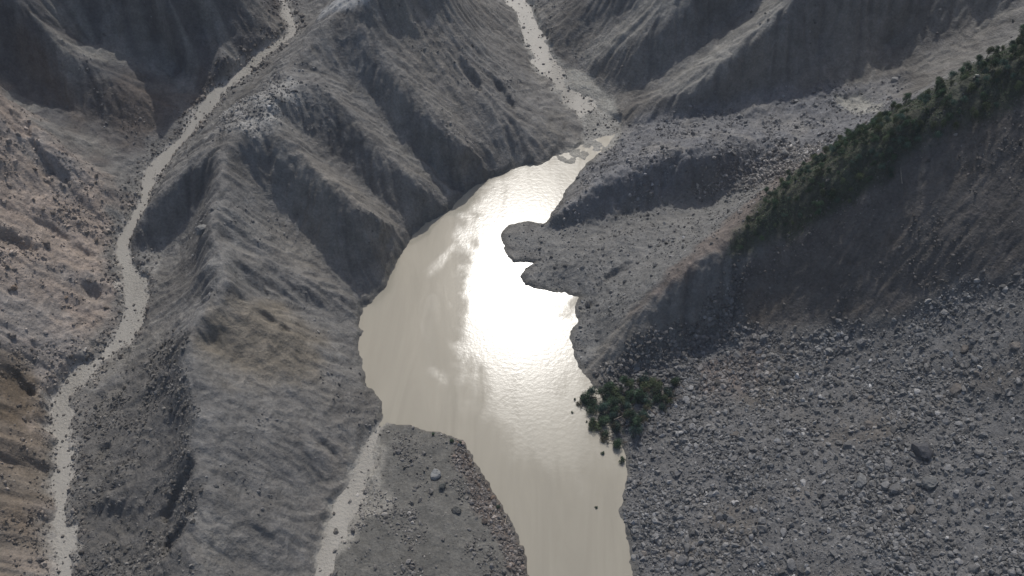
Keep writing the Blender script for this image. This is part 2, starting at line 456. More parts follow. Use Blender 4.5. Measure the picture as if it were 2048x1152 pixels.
# slumped hollows: a small steep head wall with a floor in front
def hollow(u, v, R_, depth, ang=0.0, ex=1.6):
    global Zf
    x, y = hit(u, v, Zf)
    dx, dy = GX - x[0], GY - y[0] + 0.0
    a, b = dx * math.cos(ang) + dy * math.sin(ang), -dx * math.sin(ang) + dy * math.cos(ang)
    r = np.sqrt((a / ex) ** 2 + b ** 2) / R_ + 0.30 * fbm(GX, GY, 6, 3, 0.6, 98)
    Zf = Zf - depth * smooth(1.15, 0.45, r) * np.where(b > 0, 1.0, smooth(-1.6, 0.2, b / R_))
for h_ in [(30,485,4.5,4.5,0.3),(190,590,4.5,4.5,-0.3),(95,455,3.2,3.0,-0.2,2.5),(215,682,3.0,2.6,0.6,2.2),(40,930,5,4.5,0.1,2.2),(60,300,5,5,-0.8,2.4),(30,240,5,5,-0.8,2.2),(20,760,5,4.5,-0.3),
           (355,985,4.5,5,0.9,2.6),(345,1075,4,4.5,0.9,2.4),(200,905,3.2,2.6,0.4),(762,478,5,6,-0.3),(880,322,6,6,-0.5,2.2),(1232,545,3.2,3.2,0.6,2.4),(1178,612,2.5,2.2,0.5),(1330,350,4,3,0.4,2.5),
           (500,560,3.5,3.5,-0.4,2.2),(540,640,3,2.6,-0.4,2.6),(120,345,3.5,3,-0.6),(160,500,3.0,2.6,-0.3,2.0),(1010,190,4,4,-0.8,2.4),(940,150,4,4,-0.8,2.4),(655,900,2.2,1.6,-0.4,3)]:
    hollow(*h_)
# streams
for nm in STR:
    d, sz, w = STR[nm]
    bed = sz - 0.55 + 0.5 * (d / np.maximum(w, 0.3)) ** 2 + 0.34 * fbm(GX, GY, 5.0, 4, 0.65, 90)
    bank = np.maximum(Zf, sz + 0.12 + 0.2 * np.clip(d - w, 0, 10))
    f = smooth(0.0, 3.0, d - w)
    chan = np.where(d < w, bed, sz + 0.05 + 0.35 * (d - w))
    near = d < w + 14
    out = chan * (1 - f) + bank * f
    Zf = np.where(near, np.where(d - w > 8, Zf + (out - Zf) * smooth(14, 8, d - w), out), Zf)
# lake
inside = SD < 0
shore = np.where(STR['brook'][0] < STR['brook'][2] + 2.5, Zf, np.maximum(Zf, 0.10 + 0.16 * np.clip(SD, 0, 14)))
shore = np.where(SD < 5, np.minimum(shore, 0.25 + 2.2 * SD + 0 * shore), shore)
Zf = np.where(inside, np.maximum(0.02 + 0.30 * SD, -6), shore)
bars = (fbm(GX, GY + 0.8 * GX, 7.0, 4, 0.65, 96) + 0.22) * 0.45
Zf = np.where(inside, Zf * (1 - z_delta) + np.minimum(bars, 0.25) * z_delta, Zf)
ZF = Zf

# ------------------------------------------------------------------ ground colour with some sunlit and shaded slopes painted in
def C(r, g, b): return np.array([r, g, b])
RGB = np.zeros((NY, NX, 3)) + C(0.186, 0.180, 0.168)
def lay(mask, c, k=1.0):
    global RGB
    RGB = RGB + (mask * k)[..., None] * (np.asarray(c) - RGB)
lay(smooth(-0.2, 0.9, fbm(GX, GY, 90, 4, 0.55, 400)), C(0.215, 0.198, 0.172), 0.8)
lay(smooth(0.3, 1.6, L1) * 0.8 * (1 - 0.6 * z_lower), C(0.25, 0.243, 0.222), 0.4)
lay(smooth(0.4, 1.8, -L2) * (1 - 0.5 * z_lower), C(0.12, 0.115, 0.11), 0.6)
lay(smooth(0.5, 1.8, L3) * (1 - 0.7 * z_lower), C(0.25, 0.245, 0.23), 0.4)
lay(z_westface, C(0.125, 0.118, 0.108), 0.75)  # west face of the ridge toned darker
lay(z_litstripe, C(0.27, 0.26, 0.235), 0.75)  # sunlit slopes of the north-east ridges painted paler
lay(smooth(0.1, 1.0, fbm(GX, GY, 60, 5, 0.6, 402)), C(0.115, 0.108, 0.098), 0.75)
lay(smooth(0.25, 1.0, fbm(GX, GY, 38, 5, 0.6, 403)), C(0.225, 0.21, 0.182), 0.5)
lay(z_nw * smooth(0.7, -0.5, L1), C(0.105, 0.102, 0.102), 0.85)  # shade of the camera-facing north-west slopes deepened in the colour
lay(z_nw * smooth(0.0, 0.8, fbm(GX, GY, 50, 4, 0.55, 405)), C(0.15, 0.122, 0.10), 0.7)
lay(z_brown, C(0.20, 0.172, 0.13), 0.75)
lay(z_west, C(0.33, 0.275, 0.23))
lay(z_west * smooth(0.0, 0.9, fbm(GX, GY, 45, 4, 0.6, 410)), C(0.26, 0.243, 0.225), 0.8)
lay(z_west * smooth(0.2, 1.2, fbm(GX, GY, 30, 4, 0.6, 420)), C(0.31, 0.24, 0.195), 0.6)
lay(z_ochre, C(0.185, 0.152, 0.112), 0.7)
lay(z_ochre * smooth(0.1, 0.8, fbm(GX, GY, 28, 4, 0.6, 430)), C(0.11, 0.082, 0.052), 0.7)
lay(z_lobe, C(0.175, 0.175, 0.178))
lay(z_lobe * smooth(0.0, 0.8, fbm(GX, GY, 30, 5, 0.6, 440)), C(0.24, 0.23, 0.215), 0.7)
lay(z_mud, C(0.185, 0.182, 0.172))
lay(z_redspur, C(0.17, 0.14, 0.12), 0.8)
lay(z_scarp, C(0.12, 0.11, 0.10))
lay(z_scarp * smooth(0.1, 1.0, L1), C(0.145, 0.13, 0.118), 0.35)
lay(z_scarp * smooth(0.0, 0.9, fbm(GX, GY, 40, 5, 0.6, 445)), C(0.145, 0.118, 0.092), 0.7)
lay(z_wood, C(0.060, 0.066, 0.046), 0.85)
lay(z_debris, C(0.155, 0.152, 0.148))
lay(z_debris * smooth(0.1, 0.9, fbm(GX, GY, 34, 4, 0.55, 450)), C(0.165, 0.148, 0.128), 0.8)
lay(z_red2, C(0.165, 0.13, 0.11), 0.7)
lay(z_fan, C(0.15, 0.145, 0.13))
lay(z_rust, C(0.155, 0.12, 0.10), 0.7)
lay(z_top * smooth(-0.5, 0.3, fbm(GX, GY, 18, 4, 0.6, 470)), C(0.35, 0.34, 0.315), 0.85)
lay(z_saddle, C(0.36, 0.36, 0.35), 0.9)
lay(z_palemud, C(0.33, 0.32, 0.285), 0.9)
lay(z_palemud2, C(0.33, 0.32, 0.285), 0.9)
lay(z_pocket, C(0.26, 0.25, 0.23), 0.9)
lay(z_brookmud, C(0.30, 0.285, 0.25), 0.9)
lay(smooth(3.0, 0.6, SD + 0.8 * wob), C(0.12, 0.115, 0.10), 0.55)
lay(z_delta, C(0.34, 0.325, 0.285), 0.85)
for nm, c in (('torrent', C(0.36, 0.34, 0.305)), ('river', C(0.33, 0.32, 0.29)), ('brook', C(0.32, 0.305, 0.27))):
    d, sz, w = STR[nm]
    sm = smooth(1.4, -0.6, d - w * 1.1 - 0.9 * wob - 3.0 * np.clip(fbm(GX, GY, 13.0, 4, 0.6, 465), 0, 1))
    lay(sm, c, 0.92)
    lay(sm * smooth(0.1, 0.7, fbm(GX, GY, 6.0, 4, 0.65, 460)), C(0.20, 0.19, 0.17), 0.6)
print('colour', round(time.time() - T0, 1))

# ------------------------------------------------------------------ material helpers
def mat_new(name):
    m = bpy.data.materials.new(name); m.use_nodes = True
    nt = m.node_tree
    b = nt.nodes['Principled BSDF']
    return m, nt, b
def node(nt, t, **kw):
    n = nt.nodes.new(t)
    for k, v in kw.items(): setattr(n, k, v)
    return n
def noise_node(nt, scale, detail=6, rough=0.6, vec=None):
    n = node(nt, 'ShaderNodeTexNoise'); n.inputs['Scale'].default_value = scale
    n.inputs['Detail'].default_value = detail; n.inputs['Roughness'].default_value = rough
    if vec is not None: nt.links.new(vec, n.inputs['Vector'])
    return n
def ramp(nt, src, lo, hi, c0, c1):
    r = node(nt, 'ShaderNodeMapRange'); r.inputs[1].default_value = lo; r.inputs[2].default_value = hi
    r.inputs[3].default_value = c0; r.inputs[4].default_value = c1
    nt.links.new(src, r.inputs[0]); return r.outputs[0]
def mathn(nt, op, a, b):
    m = node(nt, 'ShaderNodeMath', operation=op)
    for i, q in enumerate((a, b)):
        if isinstance(q, (int, float)): m.inputs[i].default_value = q
        else: nt.links.new(q, m.inputs[i])
    return m.outputs[0]
def scale_col(nt, c, f):
    m = node(nt, 'ShaderNodeVectorMath', operation='SCALE')
    nt.links.new(c, m.inputs[0]); nt.links.new(f, m.inputs['Scale']); return m.outputs[0]

def ground_material():
    m, nt, b = mat_new('loose earth and rock')
    at = node(nt, 'ShaderNodeAttribute', attribute_name='Col')
    geo = node(nt, 'ShaderNodeNewGeometry')
    p = geo.outputs['Position']
    a = noise_node(nt, 0.16, 8, 0.68, p); c = noise_node(nt, 0.9, 6, 0.7, p); e = noise_node(nt, 0.03, 4, 0.6, p)
    f = mathn(nt, 'MULTIPLY', ramp(nt, a.outputs[0], 0.3, 0.7, 0.72, 1.28), ramp(nt, c.outputs[0], 0.3, 0.7, 0.75, 1.25))
    f = mathn(nt, 'MULTIPLY', f, ramp(nt, e.outputs[0], 0.3, 0.7, 0.88, 1.12))
    nt.links.new(scale_col(nt, at.outputs['Color'], f), b.inputs['Base Color'])
    b.inputs['Roughness'].default_value = 0.92
    b.inputs['Specular IOR Level'].default_value = 0.25
    vo = node(nt, 'ShaderNodeTexVoronoi'); vo.inputs['Scale'].default_value = 0.75
    nt.links.new(p, vo.inputs['Vector'])
    hgt = mathn(nt, 'ADD', mathn(nt, 'MULTIPLY', a.outputs[0], 1.6), mathn(nt, 'MULTIPLY', c.outputs[0], 0.7))
    hgt = mathn(nt, 'SUBTRACT', hgt, mathn(nt, 'MULTIPLY', vo.outputs['Distance'], 0.25))
    bp = node(nt, 'ShaderNodeBump'); bp.inputs['Strength'].default_value = 0.8; bp.inputs['Distance'].default_value = 1.0
    nt.links.new(hgt, bp.inputs['Height']); nt.links.new(bp.outputs[0], b.inputs['Normal'])
    return m
M_ground = ground_material()

def water_material(name, base, rough_lo, rough_hi, bump, wave, ruffle=False):
    m, nt, b = mat_new(name)
    geo = node(nt, 'ShaderNodeNewGeometry'); p = geo.outputs['Position']
    mp = node(nt, 'ShaderNodeMapping'); mp.inputs['Scale'].default_value = (1.0, 0.45, 1.0)
    mp.inputs['Rotation'].default_value = (0, 0, 0.25)
    nt.links.new(p, mp.inputs['Vector'])
    big = noise_node(nt, 0.022, 3, 0.55, mp.outputs[0])
    mid = noise_node(nt, 0.09, 4, 0.6, mp.outputs[0])
    rip = noise_node(nt, wave, 4, 0.6, p)
    w = mathn(nt, 'ADD', mathn(nt, 'MULTIPLY', big.outputs[0], 0.75), mathn(nt, 'MULTIPLY', mid.outputs[0], 0.25))
    if ruffle:      # wind-ruffled and sheltered water, from the survey
        at = node(nt, 'ShaderNodeAttribute', attribute_name='Col')
        mp3 = node(nt, 'ShaderNodeMapping'); mp3.inputs['Scale'].default_value = (1.0, 0.3, 1.0); mp3.inputs['Rotation'].default_value = (0, 0, -0.5)
        nt.links.new(p, mp3.inputs['Vector'])
        strk = noise_node(nt, 0.09, 5, 0.62, mp3.outputs[0]); strk.inputs['Distortion'].default_value = 0.8
        w = mathn(nt, 'ADD', mathn(nt, 'MULTIPLY', at.outputs['Fac'], 0.34), mathn(nt, 'ADD', mathn(nt, 'MULTIPLY', strk.outputs[0], 0.7), -0.03))
    nt.links.new(ramp(nt, w, 0.34, 0.70, rough_lo, rough_hi), b.inputs['Roughness'])
    rgb = node(nt, 'ShaderNodeRGB'); rgb.outputs[0].default_value = (*base, 1)
    mp2 = node(nt, 'ShaderNodeMapping'); mp2.inputs['Scale'].default_value = (1.0, 0.16, 1.0); mp2.inputs['Rotation'].default_value = (0, 0, -0.35)
    nt.links.new(p, mp2.inputs['Vector'])
    silt = noise_node(nt, 0.055, 6, 0.62, mp2.outputs[0]); silt.inputs['Distortion'].default_value = 1.2
    nt.links.new(scale_col(nt, rgb.outputs[0], ramp(nt, silt.outputs[0], 0.3, 0.7, 0.88, 1.10)), b.inputs['Base Color'])
    b.inputs['IOR'].default_value = 1.33
    bp = node(nt, 'ShaderNodeBump'); bp.inputs['Distance'].default_value = 1.0
    nt.links.new(mathn(nt, 'MULTIPLY', ramp(nt, w, 0.42, 0.58, 0.3, 1.0), bump), bp.inputs['Strength'])
    nt.links.new(rip.outputs[0], bp.inputs['Height']); nt.links.new(bp.outputs[0], b.inputs['Normal'])
    return m
M_lake = water_material('silty lake water', (0.355, 0.327, 0.262), 0.09, 0.225, 0.04, 0.5, True)
M_stream = water_material('silty stream water', (0.34, 0.32, 0.28), 0.4, 0.55, 0.9, 0.9)

def make_mesh(name, V, Fq, mat=None, colors=None, smooth_=True, parent=None, normals=None):
    me = bpy.data.meshes.new(name)
    k = Fq.shape[1]
    me.vertices.add(len(V)); me.vertices.foreach_set('co', np.ascontiguousarray(V, np.float32).ravel())
    me.loops.add(Fq.size); me.loops.foreach_set('vertex_index', np.ascontiguousarray(Fq, np.int32).ravel())
    me.polygons.add(len(Fq)); me.polygons.foreach_set('loop_start', np.arange(0, Fq.size, k, dtype=np.int32))
    me.polygons.foreach_set('use_smooth', np.full(len(Fq), smooth_, bool))
    me.update(calc_edges=True)
    if colors is not None:
        at = me.attributes.new('Col', 'FLOAT_COLOR', 'POINT')
        c4 = np.ones((len(V), 4), np.float32); c4[:, :3] = colors
        at.data.foreach_set('color', c4.ravel())
    if normals is not None:
        me.normals_split_custom_set_from_vertices(normals)
    if mat: me.materials.append(mat)
    return me
def link(name, me, parent=None):
    o = bpy.data.objects.new(name, me); col.objects.link(o)
    if parent is not None: o.parent = parent
    return o
def tag(o, label=None, cat=None, group=None, kind=None):
    if label: o['label'] = label
    if cat: o['category'] = cat
    if group: o['group'] = group
    if kind: o['kind'] = kind
    return o

# ------------------------------------------------------------------ ground sheet: fine where it is near, running out to far mountains
NYM, NXM = 740, 1010
tt = np.linspace(0, 1, NYM)
yrow = 100 + (700 - 100) * (0.72 * tt + 0.28 * tt ** 2)
yrow = np.concatenate([[-1500, -500, -100, 0, 50, 80], yrow, [703, 715, 740, 800, 1000, 1600, 2800]])
sv = np.linspace(-1, 1, NXM)
ext = np.array([1.02, 1.06, 1.15, 1.35, 1.8, 3.0, 6.0])
sv = np.concatenate([-ext[::-1], sv, ext])
half = 0.5535 * (np.clip(yrow, 60, 720) * 0.80 + 118) * 1.16 + 20
MX = sv[None, :] * half[:, None]; MY = np.repeat(yrow[:, None], len(sv), 1)
def ground_z(x, y):
    z = sample(ZF, x, y)
    ox = np.maximum(np.maximum(X0 - x, x - X1), 0); oy = np.maximum(np.maximum(Y0 - y, y - Y1), 0)
    o = np.sqrt(ox * ox + oy * oy)
    return z + 0.18 * np.minimum(o, 700) * (0.7 + 0.6 * gnoise(x / 420, y / 420, 500)) * (y > 0)
MZ = ground_z(MX, MY)
fine = 0.20 * fbm(MX, MY, 3.2, 3, 0.6, 510) + 0.30 * (ridged(MX, MY, 4.5, 3, 0.6, 520) - 0.45)
rough_m = np.clip(0.55 + 0.8 * sample(z_west, MX, MY) + 0.9 * sample(z_lobe, MX, MY) + 0.6 * sample(z_debris, MX, MY) + 0.7 * sample(z_scarp, MX, MY) - 0.2 * sample(z_mud, MX, MY), 0, 2)
sdm = sample(SD, MX, MY)
dstr = np.minimum.reduce([sample(STR[k][0] - STR[k][2], MX, MY) for k in STR])
MZ += fine * rough_m * smooth(0.3, 4, sdm) * smooth(-0.5, 2.5, dstr)
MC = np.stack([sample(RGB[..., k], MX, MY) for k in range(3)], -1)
nr, nc = MX.shape
V = np.stack([MX, MY, MZ], -1).reshape(-1, 3)
idx = np.arange(nr * nc).reshape(nr, nc)
Fq = np.stack([idx[:-1, :-1], idx[:-1, 1:], idx[1:, 1:], idx[1:, :-1]], -1).reshape(-1, 4)
# vertex normals over the whole sheet
du = np.gradient(np.stack([MX, MY, MZ], -1), axis=1); dv = np.gradient(np.stack([MX, MY, MZ], -1), axis=0)
NN = np.cross(du, dv); NN /= np.linalg.norm(NN, axis=-1, keepdims=True) + 1e-12
NN = NN.reshape(-1, 3)
fcx = V[Fq[:, 0], 0]; fcy = V[Fq[:, 0], 1]
pieces = [('debris_slope', z_debris), ('landslide_scarp', np.maximum(z_scarp, z_wood)), ('mud_fan', z_fan), ('river_bank', np.maximum(z_mud, z_lobe)), ('valley_wall', z_west)]
own = np.zeros(len(Fq), int)
for k, (nm, z) in enumerate(pieces):
    own[(sample(z, fcx, fcy) > 0.5) & (own == 0)] = k + 1
for k, nm in enumerate(['mountain_ground'] + [p[0] for p in pieces]):
    fs = Fq[own == k]
    used = np.unique(fs); remap = np.full(len(V), -1); remap[used] = np.arange(len(used))
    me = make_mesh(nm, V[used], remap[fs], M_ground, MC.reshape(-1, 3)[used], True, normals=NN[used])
    tag(link(nm, me), kind='structure')
print('ground', len(Fq) * 2, round(time.time() - T0, 1))

# ------------------------------------------------------------------ water sheets
def sheet(name, mask, zf, mat, step=2, attr=None):
    m = mask[::step, ::step]; x = GX[::step, ::step]; y = GY[::step, ::step]; z = zf[::step, ::step]
    id_ = np.arange(m.size).reshape(m.shape)
    ok = m[:-1, :-1] & m[1:, :-1] & m[:-1, 1:] & m[1:, 1:]
    q = np.stack([id_[:-1, :-1][ok], id_[:-1, 1:][ok], id_[1:, 1:][ok], id_[1:, :-1][ok]], -1)
    used = np.unique(q); remap = np.full(m.size, -1); remap[used] = np.arange(len(used))
    Vv = np.stack([x.ravel()[used], y.ravel()[used], z.ravel()[used]], -1)
    return tag(link(name, make_mesh(name, Vv, remap[q], mat, None if attr is None else np.repeat(attr[::step, ::step].ravel()[used][:, None], 3, 1))), kind='structure')
def patch(pxl, feather, wobble, seed):
    p = np.array(pxl, float); wx, wy = at_z(p[:, 0], p[:, 1], 0.0)
    return smooth(feather, -feather, poly_sd(wx, wy, GX, GY) + wobble * fbm(GX, GY + 0.3 * GX, 14.0, 4, 0.6, seed))
ruf = patch([(930,430),(965,375),(1040,325),(1250,250),(1250,700),(1240,800),(1180,900),(1060,880),(1000,830),(955,740),(930,690),(925,620),(945,540),(938,480)], 10, 8, 800)
ruf = np.maximum(ruf, 1.25 * patch([(960,760),(1200,720),(1240,850),(1235,930),(1150,960),(1060,930),(1000,860)], 22, 8, 804))
ruf = np.maximum(ruf, 0.8 * patch([(845,540),(880,505),(915,485),(905,515),(860,560)], 2, 2, 801))
ruf = np.maximum(ruf, 0.8 * patch([(855,730),(890,755),(905,785),(880,770)], 1.5, 2, 802))
ruf *= 1 - patch([(1075,600),(1165,592),(1155,640),(1110,640),(1030,615)], 3, 2, 803)
sheet('lake', SD < 5, np.zeros_like(Z), M_lake, 2, ruf)
for nm in STR:
    d, sz, w = STR[nm]
    lim = (SD > 1.0) if nm != 'torrent' else True
    sheet(nm, (d < w + 2.5) & lim, sz - 0.1 + 0.02, M_stream, 1)
print('water', round(time.time() - T0, 1))

# ------------------------------------------------------------------ pale tan rock and leaf materials
def rock_material(name, by_object):
    m, nt, b = mat_new(name)
    geo = node(nt, 'ShaderNodeNewGeometry'); p = geo.outputs['Position']
    a = noise_node(nt, 0.8, 5, 0.65, p)
    f = ramp(nt, a.outputs[0], 0.3, 0.7, 0.75, 1.25)
    if by_object:
        oi = node(nt, 'ShaderNodeObjectInfo')
        f = mathn(nt, 'MULTIPLY', f, ramp(nt, oi.outputs['Random'], 0, 1, 0.85, 1.12))
        src = oi.outputs['Color']
    else:
        src = node(nt, 'ShaderNodeAttribute', attribute_name='Col').outputs['Color']
    nt.links.new(scale_col(nt, src, f), b.inputs['Base Color'])
    b.inputs['Roughness'].default_value = 0.88
    b.inputs['Specular IOR Level'].default_value = 0.3
    bp = node(nt, 'ShaderNodeBump'); bp.inputs['Strength'].default_value = 0.6; bp.inputs['Distance'].default_value = 0.5
    nt.links.new(noise_node(nt, 2.5, 5, 0.65, p).outputs[0], bp.inputs['Height']); nt.links.new(bp.outputs[0], b.inputs['Normal'])
    return m
M_rock = rock_material('broken rock', False)
M_boulder = rock_material('boulder rock', True)

def ico(sub):
    t = (1 + 5 ** 0.5) / 2
    v = [(-1,t,0),(1,t,0),(-1,-t,0),(1,-t,0),(0,-1,t),(0,1,t),(0,-1,-t),(0,1,-t),(t,0,-1),(t,0,1),(-t,0,-1),(-t,0,1)]
    f = [(0,11,5),(0,5,1),(0,1,7),(0,7,10),(0,10,11),(1,5,9),(5,11,4),(11,10,2),(10,7,6),(7,1,8),(3,9,4),(3,4,2),(3,2,6),(3,6,8),(3,8,9),(4,9,5),(2,4,11),(6,2,10),(8,6,7),(9,8,1)]
    v = [np.array(q) / math.sqrt(1 + t * t) for q in v]
    for _ in range(sub):
        nf, cache = [], {}
        def mid(a, b):
            k = (min(a, b), max(a, b))
            if k not in cache:
                q = v[a] + v[b]; v.append(q / np.linalg.norm(q)); cache[k] = len(v) - 1
            return cache[k]
        for a, b, c in f:
            ab, bc, ca = mid(a, b), mid(b, c), mid(c, a)
            nf += [(a, ab, ca), (b, bc, ab), (c, ca, bc), (ab, bc, ca)]
        f = nf
    return np.array(v), np.array(f)

def rock_shape(sub, r):
    v, f = ico(sub)
    v = v.copy()
    for _ in range(9 if sub else 4):           # split faces: cut the ball by planes
        nrm = r.normal(size=3); nrm /= np.linalg.norm(nrm)
        d = r.uniform(0.5, 0.85)
        e = v @ nrm - d
        v -= np.outer(np.maximum(e, 0), nrm)
    v *= 1 + r.normal(0, 0.05 if sub else 0.16, (len(v), 1))
    v *= np.array([1.0, r.uniform(0.65, 0.95), r.uniform(0.5, 0.8)])
    return v, f

# where the frame sees ground, with a margin
pu, pv, pd = project(GX, GY, ZF)
out_ = np.maximum(np.maximum(-70 - pu, pu - 2118), np.maximum(-70 - pv, pv - 1222))      # stones thin out beyond the edge of the frame
view = np.where(out_ <= 0, 1.0, 0.4 * smooth(520, 60, out_))
dry = smooth(0.3, 1.5, SD)
gyf, gxf = np.gradient(blur(ZF, 2), RES)

def scatter(weight, count, r):
    w = (weight * view).ravel(); c = np.cumsum(w)
    k = np.searchsorted(c, r.random(count) * c[-1])
    x = GX.ravel()[k] + r.uniform(-0.5, 0.5, count); y = GY.ravel()[k] + r.uniform(-0.5, 0.5, count)
    return x, y

d_t, z_t, w_t = STR['torrent']; d_r, z_r, w_r = STR['river']; d_b, z_b, w_b = STR['brook']
in_t = smooth(1.5, 0.0, d_t - w_t); in_r = smooth(1.5, 0.0, d_r - w_r)
side_t = smooth(9, 1.5, d_t - w_t) * (1 - in_t)
clump = lambda wl, lo, hi, sd: smooth(lo, hi, fbm(GX, GY, wl, 4, 0.6, sd))
wet = np.maximum(in_t, in_r)

# ------------------------------------------------------------------ scree: tens of thousands of small stones, a mass per zone
def scree(name, label, weight, count, lo, hi, power, tint, seed, sink=0.2):
    r = np.random.default_rng(seed)
    x, y = scatter(weight, count, r)
    s = lo * (1 - r.random(count) * (1 - (lo / hi) ** power)) ** (-1 / power)
    z = ground_z(x, y) + s * (0.35 - sink)
    base = np.stack([sample(RGB[..., k], x, y) for k in range(3)], -1)
    cc = base * (1 - tint[3]) + np.array(tint[:3]) * tint[3]
    cc = cc * np.exp(r.normal(0, 0.30, (count, 1)))
    tm = [rock_shape(0, r) for _ in range(14)]
    pick = r.integers(0, 14, count)
    VV, FF, CC = [], [], []
    q = r.normal(size=(count, 4)); q /= np.linalg.norm(q, axis=1, keepdims=True)
    w0, x0, y0, z0 = q.T
    R = np.stack([1-2*(y0*y0+z0*z0), 2*(x0*y0-z0*w0), 2*(x0*z0+y0*w0), 2*(x0*y0+z0*w0), 1-2*(x0*x0+z0*z0), 2*(y0*z0-x0*w0), 2*(x0*z0-y0*w0), 2*(y0*z0+x0*w0), 1-2*(x0*x0+y0*y0)], -1).reshape(-1, 3, 3)
    off = 0
    for k in range(14):
        m = pick == k; nk = m.sum()
        v, f = tm[k]
        P_ = np.einsum('nij,vj->nvi', R[m], v) * s[m][:, None, None]
        P_ += np.stack([x[m], y[m], z[m]], -1)[:, None]
        VV.append(P_.reshape(-1, 3)); CC.append(np.repeat(cc[m], len(v), 0))
        FF.append((f[None] + (np.arange(nk) * len(v))[:, None, None] + off).reshape(-1, 3)); off += nk * len(v)
    o = link(name, make_mesh(name, np.concatenate(VV), np.concatenate(FF), M_rock, np.concatenate(CC), False))
    return tag(o, label, 'rocks', kind='stuff')

dz = z_debris * dry
scree('scree', 'grey broken stones covering the debris slope below the scarp', dz * (0.35 + clump(24, -0.3, 0.5, 600)), 45000, 0.26, 1.9, 1.7, (0.205, 0.203, 0.198, 0.55), 11)
scree('scree', 'small stones scattered over the mud fan beside the lake', z_fan * dry * (0.08 + clump(16, 0.0, 0.6, 610) + 3.0 * z_rust), 3800, 0.3, 1.6, 2.0, (0.22, 0.205, 0.19, 0.55), 12)
scree('scree', 'stones littering the rubble lobe on the river bank', (z_lobe + 0.25 * z_mud) * dry * (1 - wet) * (0.1 + clump(20, -0.2, 0.5, 620)), 4200, 0.3, 1.6, 1.9, (0.21, 0.205, 0.2, 0.5), 13)
scree('scree', 'stones lying on the reddish valley wall beside the torrent', (z_west * (0.1 + clump(24, 0.0, 0.6, 630)) + side_t * 0.8) * (1 - wet), 5500, 0.32, 1.7, 2.0, (0.20, 0.175, 0.15, 0.5), 14)
scree('scree', 'dark stones standing in the pale stream beds', (in_t + in_r * 1.2 + smooth(1, -1, d_b - w_b) * 0.25) * dry, 1500, 0.3, 1.1, 2.2, (0.13, 0.12, 0.11, 0.85), 15)
scree('scree', 'stones strewn over the grey ridge and its crest', (z_top * 0.9 + 0.25 * clump(40, 0.2, 0.9, 640)) * (1 - z_west) * (1 - z_debris) * (1 - z_scarp) * (1 - z_fan) * (1 - z_lobe) * dry * (1 - wet), 3500, 0.32, 1.3, 2.0, (0.17, 0.165, 0.16, 0.5), 16)
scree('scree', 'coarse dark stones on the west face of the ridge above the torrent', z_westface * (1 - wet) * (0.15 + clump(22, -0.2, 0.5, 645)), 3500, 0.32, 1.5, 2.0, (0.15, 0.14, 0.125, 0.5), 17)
scree('scree', 'pale rubble strewn along the front of the rubble lobe', zone([(1480,330),(1560,290),(1660,275),(1600,330),(1500,370),(1400,385),(1440,350)], 4, 4, 30, ZF), 1500, 0.4, 1.5, 2.0, (0.30, 0.28, 0.255, 0.75), 18)
scree('scree', 'dark angular stones at the foot of the scarp above the heap of trees', zone([(1190,745),(1300,690),(1420,600),(1480,560),(1490,640),(1420,690),(1380,760),(1240,790)], 4, 4, 31, ZF) * dry, 2500, 0.45, 1.9, 2.0, (0.14, 0.135, 0.13, 0.6), 19)
scree('scree', 'dark stones dotting the muddy bank between lake and wooded spur', z_mud * dry * (0.15 + clump(14, 0.0, 0.5, 655)), 1200, 0.26, 1.3, 2.2, (0.11, 0.108, 0.102, 0.7), 20)
scree('scree', 'dark stones lining the edges of the torrent', smooth(2.5, 0.5, np.abs(d_t - w_t)), 900, 0.3, 1.2, 2.2, (0.12, 0.11, 0.10, 0.8), 22)
scree('scree', 'sparse stones caught on the bare face of the scarp', z_scarp * (0.1 + clump(20, 0.0, 0.6, 670)), 1500, 0.25, 1.1, 2.2, (0.15, 0.14, 0.13, 0.5), 23)
print('scree', round(time.time() - T0, 1))

# ------------------------------------------------------------------ boulders, one by one
rb = np.random.default_rng(21)
BOULDER = []
for k in range(10):
    v, f = rock_shape(2 if k < 4 else 1, rb)
    v = v + 0.05 * np.stack([gnoise(v[:, (i + 1) % 3] * 2.3 + k, v[:, i] * 2.3, 700 + i) for i in range(3)], -1)
    BOULDER.append(make_mesh('boulder', v, f, M_boulder, None, False))
def boulder(x, y, s, label, group, tint, shape=None, z=None, flat=0.3):
    o = link('boulder', BOULDER[rb.integers(0, 10) if shape is None else shape])
    o.location = (x, y, (float(ground_z(np.array([x]), np.array([y]))[0]) if z is None else z) + s * (0.42 - flat))
    o.scale = (s, s * rb.uniform(0.85, 1.1), s * rb.uniform(0.8, 1.15))
    o.rotation_euler = (rb.normal(0, 0.45), rb.normal(0, 0.45), rb.uniform(0, 6.28))
    g = math.exp(rb.normal(0, 0.12))
    o.color = (tint[0] * g, tint[1] * g, tint[2] * g, 1)
    return tag(o, label, 'boulder', group)
def many(weight, count, lo, hi, power, label, group, tint, gap=3.0):
    x, y = scatter(weight, count * 5, rb)
    got = []
    for a, b in zip(x, y):
        if all((a - c) ** 2 + (b - d) ** 2 > gap * gap for c, d in got): got.append((a, b))
        if len(got) == count: break
    tone = [('pale', 1.2, (1, 1, 1)), ('dark', 0.7, (1, 1, 1)), ('grey', 0.95, (1, 1, 1)), ('brown', 0.85, (1.06, 0.97, 0.88))]
    for a, b in got:
        s = lo * (1 - rb.random() * (1 - (lo / hi) ** power)) ** (-1 / power)
        t = tone[rb.choice(4, p=[0.25, 0.25, 0.35, 0.15])]
        big = 'big ' if s > lo + 0.33 * (hi - lo) else 'small '
        boulder(a, b, s, big + t[0] + ' ' + label, group, tuple(tint[k] * t[1] * t[2][k] for k in range(3)))
